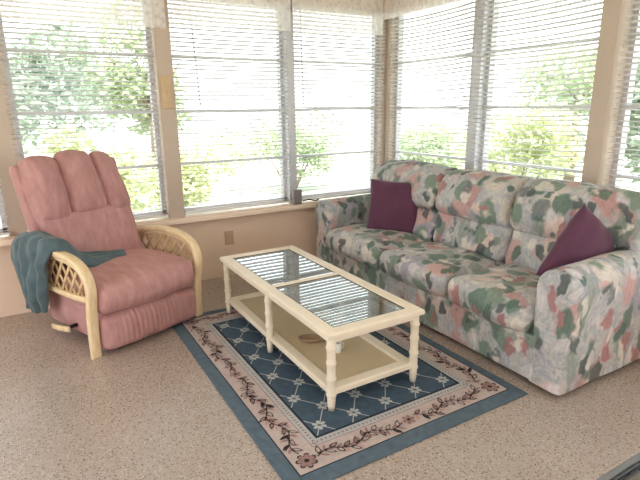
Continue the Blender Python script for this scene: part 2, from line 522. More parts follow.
wl = ['window cut by the left edge of the picture, left of the recliner',
      'window directly behind the recliner back', 'window between the tan switch plate and the metal crank post',
      'window behind the far sofa arm, next to the corner post']
wr = ['window over the far third of the sofa, next to the corner post', 'window over the middle of the sofa',
      'window cut by the right edge of the picture, beyond the wide post']
for i, (a, b) in enumerate(WB): window(i + 1, 'x', a, b, wl[i])
for i, (a, b) in enumerate(WR): window(i + 5, 'y', a, b, wr[i])
# metal mullions between coupled windows
f = MB(); f.rbox(2.055, 2.135, YB - .005, YB + .12, ZS, ZH, .004)
structure('trim_8', f, M['alu'], 'grey metal mullion rising above the window crank', 'mullion')
f = MB(); f.rbox(XR - .005, XR + .12, 2.885, 2.985, ZS, ZH, .004)
structure('trim_9', f, M['alu'], 'grey metal mullion above the middle of the sofa back', 'mullion')

# ------------------------------------------------------------------ blinds
def blind(axis, a0, a1, label, tilt, sag=0.004, wand=None, zb=ZS + .02, seed=0):
    w = (a1 - a0) / 2; mid = (a0 + a1) / 2
    top = ZH - .02
    loc = (mid, YB - .03, zb) if axis == 'x' else (XR - .03, mid, zb)
    e = thing('window_blind', loc, label, 'blind', group='white horizontal blinds')
    rnd = random.Random(seed)
    def pt(u, d, z):   # u along the wall, d towards the outside
        return (u, d, z) if axis == 'x' else (d, u, z)
    f = MB()
    p0, p1 = pt(-w, -.018, top - zb - .04), pt(w, .018, top - zb)
    f.rbox(min(p0[0], p1[0]), max(p0[0], p1[0]), min(p0[1], p1[1]), max(p0[1], p1[1]), p0[2], p1[2], .003, n=1)
    f.build('headrail', M['whitemetal'], e)
    f = MB(); pitch = .0325
    z = .03; k = 0
    while z < top - zb - .05:
        tl = math.radians(tilt + rnd.uniform(-2, 2)); hw = .0155
        sg = sag * (0.4 + rnd.random())
        ph = rnd.uniform(-.3, .3); tip = rnd.uniform(-.0015, .0015)
        rows = []
        for i in range(13):
            s = -1 + 2 * i / 12
            dz = -sg * (1 - (s - ph * .3) ** 2) + tip * s
            row = []
            for q in (-1, 0, 1):
                row.append(pt(s * w, q * hw * math.cos(tl), z + dz - q * hw * math.sin(tl) + ((.0036) if q == 0 else 0)))
            rows.append(row)
        f.grid(rows)
        z += pitch + rnd.uniform(-.0008, .0008); k += 1
    f.build('slats', M['slat'], e)
    f = MB(); p0, p1 = pt(-w, -.013, -.002), pt(w, .013, .016)
    f.rbox(min(p0[0], p1[0]), max(p0[0], p1[0]), min(p0[1], p1[1]), max(p0[1], p1[1]), p0[2], p1[2], .003, n=1)
    f.build('bottom_rail', M['whitemetal'], e)
    for u in (-w + .14, 0, w - .14):
        f = MB()
        for d in (-.017, .017):
            f.tube([pt(u, d, .01), pt(u, d, top - zb - .04)], .0007, 4)
        f.build('ladder_cord', M['cord'], e)
    if wand:
        f = MB(); f.tube([pt(-w + wand[0], -.032, top - zb - .02), pt(-w + wand[0] + wand[2], -.04, wand[1] - zb)], .004, 8)
        f.build('tilt_wand', M['wand'], e)
    return e
blind('x', -1.25, -.16, 'white horizontal blind at the left edge of the picture, left of the recliner back', 16, seed=1)
blind('x', -.055, .938, 'white horizontal blind directly behind the recliner back', 17, seed=2)
blind('x', 1.075, 2.06, 'white horizontal blind with a tilt wand right of the tan switch plate', 19, wand=(.15, 1.46, .03), seed=3)
blind('x', 2.115, 3.09, 'white horizontal blind behind the far sofa arm and left of the corner post', 20, wand=(.055, 1.46, .01), seed=4)
blind('y', 2.955, 3.985, 'white horizontal blind right of the corner post, above the far third of the sofa', 19, sag=.012, seed=5)
blind('y', 1.922, 2.915, 'white horizontal blind above the middle of the sofa, left of the wide post', 19, sag=.012, seed=6)
blind('y', .75, 1.797, 'white horizontal blind cut by the right edge of the picture, right of the wide post', 17, sag=.008, seed=7)

# ------------------------------------------------------------------ sheer valances
def valance(axis, a0, a1, zb0, zb1, label, seed=0, amp=.012, dist=.10):
    rnd = random.Random(seed)
    top = 2.44; mid = (a0 + a1) / 2
    loc = (mid, YB - dist, zb0) if axis == 'x' else (XR - dist, mid, zb0)
    e = thing('sheer_valance', loc, label, 'valance', group='sheer white valances')
    def pt(u, d, z): return (u, d, z) if axis == 'x' else (d, u, z)
    ph = [rnd.uniform(0, 6) for _ in range(5)]
    nU = int((a1 - a0) * 150); rows = []
    for i in range(nU + 1):
        s = i / nU; u = a0 + (a1 - a0) * s - mid
        zb = zb0 + (zb1 - zb0) * s
        fold = math.sin(u * 52 + ph[0] + 2.2 * math.sin(u * 7 + ph[1])) * (.5 + .5 * math.sin(u * 11 + ph[4])) + .4 * math.sin(u * 97 + ph[2])
        hem = .004 * math.sin(u * 9 + ph[3]) + .002 * fold
        row = []
        for j in range(9):
            t = j / 8
            z = top + (zb + hem - top) * t
            row.append(pt(u, -fold * amp * (.35 + .65 * t) * (.7 + .3 * math.sin(u * 5 + ph[4])), z - zb0))
        rows.append(row)
    f = MB(); f.grid(rows); f.build('cloth', M['sheer'], e)
    f = MB(); f.tube([pt(a0 - mid, 0, top - zb0 - .012), pt(a1 - mid, 0, top - zb0 - .012)], .007, 10); f.build('curtain_rod', M['whitemetal'], e)
    return e
valance('x', -1.1, 1.03, 1.99, 2.02, 'sheer white valance over the window behind the recliner', 1)
valance('x', 1.07, 2.06, 2.045, 2.06, 'sheer white valance over the window right of the tan switch plate', 2)
valance('x', 2.075, 3.01, 2.035, 2.075, 'sheer white valance beside the corner, over the far sofa arm', 3)
valance('y', 2.90, 3.99, 2.20, 2.215, 'sheer white valance over the far third of the sofa', 4)
valance('y', 1.93, 2.88, 2.215, 2.2, 'sheer white valance at the top of the picture over the middle of the sofa', 5)

# ------------------------------------------------------------------ small fittings
e = thing('switch_plate', (1.004, YB - .054, 1.565), 'tan switch plate on the cream post left of the middle window', 'switch')
f = MB(); f.rbox(-.042, .042, -.006, .004, -.12, .12, .004); f.build('plate', M['tanplate'], e)
f = MB(); f.rbox(-.006, .006, -.018, -.004, -.012, .012, .002); f.build('toggle', M['beigeplate'], e)
e = thing('wall_outlet', (1.45, YB - .004, .345), 'beige wall outlet low on the cream wall left of the coffee table', 'outlet')
f = MB(); f.rbox(-.040, .040, -.006, .004, -.062, .062, .004); f.build('plate', M['beigeplate'], e)
for zz in (-.022, .022):
    f = MB(); f.rbox(-.017, .017, -.009, -.004, zz - .014, zz + .014, .003); f.build('socket', M['beigeplate'], e)
e = thing('window_crank', (2.095, YB - .072, ZS), 'grey metal window crank with a dark handle standing on the ledge', 'window crank')
f = MB(); f.rbox(-.045, .042, -.018, .018, 0, .135, .006); f.build('gear_box', M['greymetal'], e)
f = MB(); f.tube([(.045, -.02, .03), (.10, -.05, .045), (.16, -.05, .025), (.2, -.045, .032)], [.007, .006, .006, .008], 8); f.build('handle', M['blackmetal'], e)

# ------------------------------------------------------------------ rug (woven pattern as thin inlays of one mesh)
RX, RY, RW, RL = .777, 1.516, 1.2395, 1.785     # cream border rectangle
FI = .188
rug = MB()
x0, x1, y0, y1 = RX - .068, RX + RW + .055, RY - .075, RY + RL + .06
rug.rbox(x0, x1, y0, y1, 0, .008, .004, 0, n=2)
Z = [.0082]
def layer(): Z[0] += .00025
def rect(a, b, c, d, mi): rug.add([(a, c, Z[0]), (b, c, Z[0]), (b, d, Z[0]), (a, d, Z[0])], [(0, 1, 2, 3)], mi)
def strip(p, q, w, mi):
    p = Vector(p); q = Vector(q); n = (q - p).normalized(); n = Vector((-n.y, n.x)) * w / 2
    rug.add([(*(p + n), Z[0]), (*(p - n), Z[0]), (*(q - n), Z[0]), (*(q + n), Z[0])], [(0, 1, 2, 3)], mi)
def polyz(pts, mi): rug.add([(x, y, Z[0]) for x, y in pts], [tuple(range(len(pts)))], mi)
layer(); rect(RX, RX + RW, RY, RY + RL, 7)
layer(); rect(RX + .006, RX + RW - .006, RY + .006, RY + RL - .006, 2)
g0 = .136
layer(); rect(RX + g0 - .004, RX + RW - g0 + .004, RY + g0 - .004, RY + RL - g0 + .004, 5)
layer(); rect(RX + g0, RX + RW - g0, RY + g0, RY + RL - g0, 3)
layer()
def checks(ax):
    a = RX + g0 if ax == 'x' else RY + g0
    b = RX + RW - g0 if ax == 'x' else RY + RL - g0
    n = int((b - a) / .022)
    for i in range(n):
        u = a + (b - a) * (i + .5) / n
        for side in (0, 1):
            if ax == 'x':
                c = RY + g0 + .019 if not side else RY + RL - g0 - .019
                rect(u - .005, u + .005, c - .006, c + .006, 5)
            else:
                c = RX + g0 + .019 if not side else RX + RW - g0 - .019
                rect(c - .006, c + .006, u - .005, u + .005, 5)
checks('x'); checks('y')
layer(); rect(RX + FI - .013, RX + RW - FI + .013, RY + FI - .013, RY + RL - FI + .013, 7)
layer(); fx0, fx1, fy0, fy1 = RX + FI, RX + RW - FI, RY + FI, RY + RL - FI
rect(fx0, fx1, fy0, fy1, 1)
# diamond lattice and flowers
nodes = []
gx, gy = .0965, .1285
bx0, by0 = RX + .237, RY + .251
for i in range(-1, 9):
    for j in range(-1, 12):
        if (i + j) % 2 == 0: nodes.append((bx0 + i * gx, by0 + j * gy, i, j))
inside = lambda x, y, m=0.0: fx0 + m <= x <= fx1 - m and fy0 + m <= y <= fy1 - m
def clipseg(p, q):
    t0, t1 = 0.0, 1.0
    d = (q[0] - p[0], q[1] - p[1])
    for a, dd, lo, hi in ((p[0], d[0], fx0, fx1), (p[1], d[1], fy0, fy1)):
        if abs(dd) < 1e-9: continue
        ta, tb = (lo - a) / dd, (hi - a) / dd
        t0 = max(t0, min(ta, tb)); t1 = min(t1, max(ta, tb))
    return None if t0 >= t1 - .02 else ((p[0] + d[0] * t0, p[1] + d[1] * t0), (p[0] + d[0] * t1, p[1] + d[1] * t1))
layer()
for x, y, i, j in nodes:
    for di in (-1, 1):
        c = clipseg((x, y), (x + di * gx, y + gy))
        if c: strip(c[0], c[1], .005, 3)
layer()
def flower(x, y, r, n, mi, mc, a0=0.0):
    for k in range(n):
        a = a0 + 2 * PI * k / n
        ca, sa = math.cos(a), math.sin(a)
        pts = []
        for u, v in ((.1, 0), (.5, .26), (.85, .24), (1, 0), (.85, -.24), (.5, -.26)):
            pts.append((x + r * (u * ca - v * sa), y + r * (u * sa + v * ca)))
        polyz(pts[::-1], mi)
    layer(); polyz([(x + r * .26 * math.cos(t), y + r * .26 * math.sin(t)) for t in [2 * PI * k / 8 for k in range(8)]], mc)
    Z[0] -= .00025
for x, y, i, j in nodes:
    if inside(x, y, .028): flower(x, y, .036, 6, 3, 0, .3)
layer()
# vine scroll in the cream border
rr = random.Random(5)
def leaf(x, y, a, ln, wd, mi, edge=None):
    ca, sa = math.cos(a), math.sin(a)
    def shape(g):
        out = []
        for u, v in ((-.02, 0), (.2, .36), (.5, .5), (.8, .3), (1.05, 0), (.8, -.3), (.5, -.5), (.2, -.36)):
            uu = (u - .5) * ln * g + ln * .5; vv = v * wd * g
            out.append((x + uu * ca - vv * sa, y + uu * sa + vv * ca))
        return out[::-1]
    if edge is not None:
        polyz(shape(1.0), edge); layer(); polyz(shape(.62), mi); Z[0] -= .00025
    else:
        polyz(shape(1.0), mi)
def vine(p, q, seed):
    p = Vector(p); q = Vector(q); d = (q - p); Lg = d.length; d.normalize(); n = Vector((-d.y, d.x))
    waves = max(2, round(Lg / .26)); K = waves * 16
    pts = []
    for k in range(K + 1):
        s = k / K
        pts.append(p + d * (Lg * s) + n * (.022 * math.sin(2 * PI * waves * s + seed)))
    for a, b in zip(pts, pts[1:]): strip(a, b, .0055, 4)
    for k in range(1, K - 1, 2):
        t = pts[k + 1] - pts[k]; a = math.atan2(t.y, t.x)
        side = 1 if (k // 2) % 2 == 0 else -1
        big = rr.random()
        leaf(pts[k].x, pts[k].y, a + side * rr.uniform(.55, 1.0), rr.uniform(.046, .058), rr.uniform(.020, .027),
             (5 if big < .4 else 4 if big < .6 else 2), 4)
        leaf(pts[k].x, pts[k].y, a - side * rr.uniform(.7, 1.3), rr.uniform(.034, .046), .015, 5 if big > .3 else 6)
        leaf(pts[k].x + side * n.x * .012, pts[k].y + side * n.y * .012, a + rr.uniform(-.5, .5), rr.uniform(.03, .042), .010, 5 if big > .6 else 4)
bc = .068
corners = [(RX + bc, RY + bc), (RX + RW - bc, RY + bc), (RX + RW - bc, RY + RL - bc), (RX + bc, RY + RL - bc)]
def sidepts(a, b):
    a = Vector(a); b = Vector(b); d = (b - a).normalized() * .055
    return a + d, b - d
for i in range(4):
    a, b = sidepts(corners[i], corners[(i + 1) % 4])
    mid = (a + b) / 2; dd = (b - a).normalized() * .04
    vine(a, mid - dd, i * 1.3); vine(mid + dd, b, i * 1.3 + 2)
    layer(); layer(); flower(mid.x, mid.y, .036, 6, 5, 4, i * .4); Z[0] -= .0005
layer(); layer()
for c in corners:
    flower(c[0], c[1], .050, 7, 4, 4, .2); layer(); flower(c[0], c[1], .042, 7, 5, 4, .2); Z[0] -= .00025
rugo = rug.build('area_rug', [M['rug_blue'], M['rug_field'], M['rug_cream'], M['rug_white'], M['rug_dark'], M['rug_brown'], M['rug_pink'], M['rug_navy']], origin=((x0 + x1) / 2, (y0 + y1) / 2, 0))
tag(rugo, 'navy trellis rug with a cream vine border under the coffee table', 'rug')
RT = Z[0] + .0006   # top of the rug pile

# ------------------------------------------------------------------ coffee table
TX, TY, TL, TW, TH = 1.091, 1.806, 1.48, .583, .43
ct = thing('coffee_table', (TX + TW / 2, TY + TL / 2, RT), 'long cream coffee table with two glass panels and a lower shelf', 'table')
TH -= RT
hw, hl = TW / 2, TL / 2
fw = .073
f = MB()   # mitred frame of the top
def mitre(mb, ox, oy, ix, iy, z0, z1, zi):
    O = [(-ox, -oy), (ox, -oy), (ox, oy), (-ox, oy)]; I = [(-ix, -iy), (ix, -iy), (ix, iy), (-ix, iy)]
    e = .006
    loops = [[(x, y, z0) for x, y in O], [(x, y, z1 - e) for x, y in O],
             [(x - math.copysign(e, x), y - math.copysign(e, y), z1) for x, y in O],
             [(x + math.copysign(e * 1.5, x), y + math.copysign(e * 1.5, y), z1) for x, y in I],
             [(x, y, z1 - e) for x, y in I], [(x, y, z0) for x, y in I]]
    v = [p for l in loops for p in l]; fc = []
    for a in range(6):
        b = (a + 1) % 6
        for k in range(4):
            k2 = (k + 1) % 4
            fc.append((a * 4 + k, a * 4 + k2, b * 4 + k2, b * 4 + k))
    mb.add(v, fc)
mitre(f, hw, hl, hw - fw, hl - fw, TH - .026, TH, 0)
f.build('top_frame', M['cream'], ct)
f = MB(); f.rbox(-hw + fw - .004, hw - fw + .004, -.022, .022, TH - .026, TH - .001, .004); f.build('cross_bar', M['cream'], ct)
for s in (-1, 1):
    f = MB()
    a, b = (.022, hl - fw) if s > 0 else (-(hl - fw), -.022)
    f.box(-hw + fw, hw - fw, a, b, TH - .0125, TH - .0065); f.build('glass_panel', M['tableglass'], ct)
    f = MB()
    for t in (0, 1):  # thin dark bead around the pane
        xx = (-hw + fw, hw - fw)[t]; f.box(xx - .002, xx + .002, a, b, TH - .007, TH - .0045)
        yy = (a, b)[t]; f.box(-hw + fw, hw - fw, yy - .002, yy + .002, TH - .007, TH - .0045)
    f.build('pane_bead', M['dark'], ct)
ins = .034
for sx in (-1, 1):
    f = MB(); xx = sx * (hw - ins); f.rbox(xx - .011, xx + .011, -hl + ins, hl - ins, TH - .058, TH - .026, .004); f.build('apron', M['cream'], ct)
for sy in (-1, 1):
    f = MB(); yy = sy * (hl - ins); f.rbox(-hw + ins, hw - ins, yy - .011, yy + .011, TH - .058, TH - .026, .004); f.build('apron', M['cream'], ct)
def legprof():
    top = TH - .026; r = .0215
    p = [(.016, 0), (.019, .03), (.020, .075), (r, .08)]
    for z in (.085, .17, .255, .335):
        p += [(r, z - .012), (r + .004, z - .004), (r + .004, z + .004), (r, z + .012)]
    p += [(r, top)]
    return sorted(p, key=lambda q: q[1])
for sx in (-1, 1):
    for yy in (-hl + ins, 0, hl - ins):
        f = MB(); f.lathe(legprof(), 20, sx * (hw - ins), yy); f.build('leg', M['cream'], ct)
# shelf
z0, z1 = .082, .112
f = MB(); mitre(f, hw - .026, hl - .026, hw - .026 - .065, hl - .026 - .065, z0, z1, 0); f.build('shelf_frame', M['cream'], ct)
f = MB(); f.box(-hw + .088, hw - .088, -hl + .088, hl - .088, z0 + .006, z1 - .012); f.build('shelf_panel', M['cane'], ct)

# small things lying on the shelf
SZ = RT + z1 - .0105
e = thing('wooden_dish', (1.30, 2.36, SZ), 'small brown wooden oval dish on the shelf of the coffee table', 'dish', rz=-.55)
f = MB(); f.lathe([(.035, 0), (.062, .012), (.072, .026), (.068, .028), (.055, .016), (.02, .010)], 28, sq=.62); f.build('bowl', M['woodbrown'], e)
f = MB(); f.rbox(.062, .10, -.012, .012, .018, .026, .004); f.build('handle', M['woodbrown'], e)
e = thing('white_cup', (1.367, 2.165, SZ), 'small white cup on the shelf behind the near leg of the coffee table', 'cup')
f = MB(); f.lathe([(.018, 0), (.021, .004), (.024, .06), (.021, .06), (.018, .01)], 20); f.build('bowl', M['ceramic'], e)
f = MB(); f.tube([(.022, 0, .048), (.038, 0, .045), (.041, 0, .03), (.035, 0, .018), (.021, 0, .014)], .0035, 8); f.build('handle', M['ceramic'], e)

# ------------------------------------------------------------------ sofa
SX0, SX1, SY0, SY1 = 2.14, 3.04, 1.325, 3.755
AW = .185
so = thing('sofa', (SX0, (SY0 + SY1) / 2, 0), 'three seat floral sofa in sage, rose and grey print under the windows', 'sofa')
SO = Vector((SX0, (SY0 + SY1) / 2, 0))
def spart(name, mb, mat=None, parent=None):
    return mb.build(name, mat or M['floral'], parent or so, origin=SO)
f = MB(); f.rbox(SX0 + .005, SX1 - .02, SY0 + .01, SY1 - .01, .032, .285, .012, n=10, wob=.004, wsc=5); spart('base', f)
for xx in (SX0 + .08, SX1 - .1):
    for yy in (SY0 + .08, SY1 - .08):
        f = MB(); f.lathe([(.022, 0), (.026, .04)], 12, xx, yy); spart('foot', f, M['dark'])
def arm(ya, yb, out):
    """Rounded-top arm, extruded front to back with a soft front edge; `out` is the outer side."""
    f = MB()
    zt = .665; w = (yb - ya) / 2; yc = (ya + yb) / 2
    prof = []
    bul = .018
    for k in range(8):
        z = .03 + (zt - .10 - .03) * k / 7
        prof.append((-w - (bul * (k / 7) ** 2 if out < 0 else bul * .4 * (k / 7) ** 2), z))
    rt = w + bul * .7
    for k in range(1, 12):
        a = PI - PI * k / 12
        prof.append((rt * math.cos(a) + (out * bul * .3), zt - .10 + .10 * math.sin(a)))
    for k in range(7, -1, -1):
        z = .03 + (zt - .10 - .03) * k / 7
        prof.append((w + (bul * (k / 7) ** 2 if out > 0 else bul * .4 * (k / 7) ** 2), z))
    zc = .3
    stations = []
    for k in range(6):
        a = k / 5 * PI / 2
        stations.append((SX0 + .028 * (1 - math.sin(a)), .028 * (1 - math.cos(a))))
    stations = [(SX0 + .028 * (1 - math.cos(k / 5 * PI / 2)), 1 - 0, .03 * (1 - math.sin(k / 5 * PI / 2))) for k in range(6)]
    for k in range(1, 11):
        stations.append((SX0 + .028 + (SX1 - .03 - SX0 - .028) * k / 10, 1, 0))
    rows = []
    for (x, _, sh) in stations:
        row = []
        for (dy, z) in prof:
            sy = max(0.0, abs(dy) - sh) / max(abs(dy), 1e-6)
            zz = z - sh if z > zc else z
            rise = .02 * (x - SX0) / (SX1 - SX0) * max(0, (z - .4) / .27)
            row.append(Vector((x, yc + dy * sy, zz + rise)) + noise.noise_vector(Vector((x * 6, dy * 6 + yc, z * 6))) * .006)
        rows.append(row)
    f.grid(rows)
    nP = len(prof)
    for row, flip in ((rows[0], False), (rows[-1], True)):
        # close each end with strips across the width
        h = nP // 2
        fc = []
        for k in range(h):
            q = (k, k + 1, nP - 2 - k, nP - 1 - k)
            q = tuple(dict.fromkeys(q))
            if len(q) > 2: fc.append(q[::-1] if flip else q)
        f.add(row, fc, 0, True)
    spart('armrest', f)
arm(SY0, SY0 + AW, -1)
arm(SY1 - AW, SY1, 1)
sy = [SY0 + AW + .003, 2.115, 2.80, SY1 - AW - .003]
for k in range(3):
    f = MB(); f.rbox(SX0 - .035, 2.72, sy[k] + .003, sy[k + 1] - .003, .275, .435, .06, n=12, crown=(.022, .004, .045), wob=.016, wsc=5.5, seed=k * 3.1)
    spart('seat_cushion', f)
f = MB(); f.rbox(2.86, SX1, SY0 + .03, SY1 - .03, .25, .90, .06, n=10, wob=.006); spart('back_frame', f)
def lean(x0):
    def g(w):
        t = (w.z - .43)
        return Vector((w.x + t * .26, w.y, w.z))
    return g
for k in range(3):
    a = sy[k] if k else SY0 + .03
    b = sy[k + 1] if k < 2 else SY1 - .13
    f = MB(); f.rbox(2.60, 2.80, sy[k] + .004, sy[k + 1] - .004, .42, .70, .06, n=10, crown=(.03, .004, .0), wob=.014, wsc=6, seed=k * 5 + 1, xf=lean(0))
    bc_ = spart('back_cushion', f)
    ym = (a + b) / 2
    def roll(w, ym=ym):
        t = w.z - .43
        q = Vector((w.x + t * .26, ym + (w.y - ym) / 3, w.z))
        if k == 0: q.x += .15 * min(1, max(0, (1.70 - q.y) / .25)) ** 1.5 * max(0, min(1, (3.0 - q.x) / .4))   # sags back beside the near arm
        return q + noise.noise_vector(q * 6 + Vector((k * 7, 2, 1))) * .016
    f = MB(); f.rbox(2.535, 2.84, ym - (b - a - .004) * 1.5, ym + (b - a - .004) * 1.5, .655, .975, .125, n=14, crown=(.03, .01, .012), xf=roll)
    spart('pillow_top', f, parent=bc_)

# ------------------------------------------------------------------ throw pillows
def throw_pillow(name, loc, rot, size, thick, label, seed):
    n = 26; f = MB()
    for side in (-1, 1):
        rows = []
        for i in range(n + 1):
            row = []
            for j in range(n + 1):
                u = -1 + 2 * i / n; v = -1 + 2 * j / n
                pin = 1 - .055 * (1 - abs(v) ** 1.5) * abs(u) ** 3
                pin2 = 1 - .055 * (1 - abs(u) ** 1.5) * abs(v) ** 3
                h = (max(0, 1 - u * u) * max(0, 1 - v * v)) ** .48
                q = Vector((u * size / 2 * pin, side * thick / 2 * h, v * size / 2 * pin2))
                q += noise.noise_vector(q * 9 + Vector((seed, 0, side))) * .008 * min(1, h * 3)
                row.append(q)
            rows.append(row)
        f.grid(rows)
    o = f.build(name, M['purple'])
    o.location = loc; o.rotation_euler = rot
    tag(o, label, 'pillow', group='plum throw pillows')
    return o
def pose(yaw, tilt, spin):
    return (Matrix.Rotation(math.radians(yaw), 3, 'Z') @ Matrix.Rotation(math.radians(tilt), 3, 'X') @ Matrix.Rotation(math.radians(spin), 3, 'Y')).to_euler()
throw_pillow('throw_pillow', (2.525, 3.14, .66), pose(-48, -12, 2), .42, .14,
             'plum throw pillow propped upright near the far arm of the sofa', 1)
throw_pillow('throw_pillow', (2.60, 1.575, .625), pose(-8, 6, 33), .45, .19,
             'plum throw pillow tipped on its corner behind the near arm of the sofa', 4)

# ------------------------------------------------------------------ recliner
RA = math.atan2(.36939, .92927)
rc = thing('recliner', (.564, 3.1895, 0), 'mauve pink velvet recliner with arched rattan arms', 'recliner', rz=RA)
V = M['velvet']
f = MB(); f.rbox(-.335, .335, .06, .70, .045, .33, .05, n=8, wob=.006)
f.build('body', V, rc)
f = MB(); f.lathe([(.25, 0), (.26, .02), (.25, .05)], 28, 0, .36); f.build('swivel_base', M['dark'], rc)
def gathers(w):
    if w.y < .06:
        k = math.exp(-((w.x + .04) / .15) ** 2)
        return Vector((w.x, w.y + .011 * k * math.sin(w.x * 190 + 2 * math.sin(w.z * 9)), w.z))
    return w
f = MB(); f.rbox(-.345, .345, -.060, .16, .022, .255, .05, n=80, crown=(0, .03, .0), wob=.008, wsc=7, xf=gathers)
f.build('footrest', V, rc)
f = MB(); f.rbox(-.352, .352, -.075, .60, .258, .452, .07, n=14, crown=(.004, .03, .035), wob=.010, wsc=6)
f.build('seat_cushion', V, rc)
# back, built upright then tipped
OB = Vector((0, .54, .40)); VV = Vector((0, .175, .72)).normalized(); NN = Vector((0, -VV.z, VV.y))
def tip(w):   # w: x, thickness towards the front (y), height (z)
    t = w.z
    return OB + Vector((w.x - .055 * t, 0, 0)) + VV * t + NN * w.y
f = MB(); f.rbox(-.375, .335, -.07, .01, -.05, .735, .03, n=8, crown=(0, .01, .0), xf=tip); f.build('back_shell', V, rc)
f = MB(); f.rbox(-.325, .320, -.02, .070, -.02, .41, .045, n=12, crown=(0, .03, 0), wob=.008, xf=tip); f.build('lower_back_pad', V, rc)
edges = [-.335, -.118, .142, .345]
for k in range(3):
    a, b = edges[k], edges[k + 1]
    dz = .018 if k == 1 else 0
    def tip2(w, k=k):
        # outer pillows wrap round the shoulders
        sh = 0.0
        if k == 2: sh = -.05 * max(0, (w.x - .20) / .14) ** 2
        if k == 0: sh = -.02 * max(0, (-w.x - .22) / .12) ** 2
        nar = 1 - (.16 if w.x > 0 else .02) * max(0, (w.z - .42) / .3)
        return tip(Vector((w.x * nar, w.y + sh, w.z + dz)))
    xm = (a + b) / 2; q = 1.7      # pillows run close together, so the seams stay shallow
    def wide(w, xm=xm, q=q, tip2=tip2):
        p = Vector((xm + (w.x - xm) / q, w.y, w.z))
        return tip2(p + noise.noise_vector(p * 7 + Vector((k * 3, 0, 0))) * .006)
    f = MB(); f.rbox(xm - (b - a - .003) / 2 * q, xm + (b - a - .003) / 2 * q, -.03, .085, .345, .755, .075, n=12, crown=(.03, .045, .025), xf=wide)
    f.build('head_pillow', V, rc)
# rattan arms
arch = [(0.0, 0.0), (-.005, .16), (-.018, .30), (-.035, .38), (-.040, .45), (-.015, .52), (.045, .565), (.13, .592), (.25, .603), (.38, .600), (.5, .584), (.6, .555), (.67, .515), (.71, .45), (.715, .40)]
def smooth_path(pts, n=6):
    out = []
    P = [Vector((a, b)) for a, b in pts]
    for i in range(len(P) - 1):
        p0 = P[max(i - 1, 0)]; p1 = P[i]; p2 = P[i + 1]; p3 = P[min(i + 2, len(P) - 1)]
        for k in range(n):
            t = k / n
            out.append(.5 * ((2 * p1) + (-p0 + p2) * t + (2 * p0 - 5 * p1 + 4 * p2 - p3) * t * t + (-p0 + 3 * p1 - 3 * p2 + p3) * t ** 3))
    out.append(P[-1]); return out
AP = smooth_path(arch)
railp = [(-.02, .372), (.15, .358), (.35, .352), (.55, .36), (.71, .39)]
RP = smooth_path(railp)
def inpoly(x, y, poly):
    c = False; j = len(poly) - 1
    for i in range(len(poly)):
        xi, yi = poly[i]; xj, yj = poly[j]
        if (yi > y) != (yj > y) and x < (xj - xi) * (y - yi) / (yj - yi) + xi: c = not c
        j = i
    return c
poly = [(p.x, p.y) for p in AP if p.y > .37] + [(p.x, p.y) for p in reversed(RP)]
for sx in (-1, 1):
    X = sx * .385
    f = MB(); f.sweep([(X, p.x, max(p.y, .0115 if sx > 0 else 0)) for p in AP], (1, 0, 0), .058, .036); fr = f.build('arm_frame', M['rattan'], rc)
    inner = []
    for i, p in enumerate(AP):
        if p.y > .36:
            t = (AP[min(i + 1, len(AP) - 1)] - AP[max(i - 1, 0)]).normalized(); nn = Vector((t.y, -t.x))
            inner.append((X, p.x + nn.x * .03, p.y + nn.y * .03))
    f = MB(); f.sweep(inner, (1, 0, 0), .03, .026); f.build('inner_band', M['rattan'], rc)
    f = MB(); f.sweep([(X, p.x, p.y) for p in RP], (1, 0, 0), .036, .034); f.build('arm_rail', M['rattan'], rc)
    f = MB()
    for d in (-1, 1):
        th = math.radians(52) * d; ca, sa = math.cos(th), math.sin(th)
        for k in range(-16, 17):
            off = k * .076
            ox, oy = .33 - sa * off, .47 + ca * off
            run = []
            for q in range(-120, 121):
                s = q * .005; px, py = ox + ca * s, oy + sa * s
                if inpoly(px, py, poly): run.append((px, py))
                else:
                    if len(run) > 4: f.sweep([(X + d * .003, *run[0]), (X + d * .003, *run[-1])], (1, 0, 0), .008, .021)
                    run = []
    f.build('lattice', M['rattan2'], rc)
# lever on the outer side
f = MB(); f.tube([(-.335, .30, .118), (-.40, .30, .118)], .012, 10); lv = f.build('lever_pivot', M['blackmetal'], rc)
f = MB(); f.sweep([(-.41, .25, .125), (-.415, .32, .115), (-.42, .39, .105), (-.42, .45, .10)], (0, .2, 1), .034, .018); f.build('lever', M['rattan'], rc)

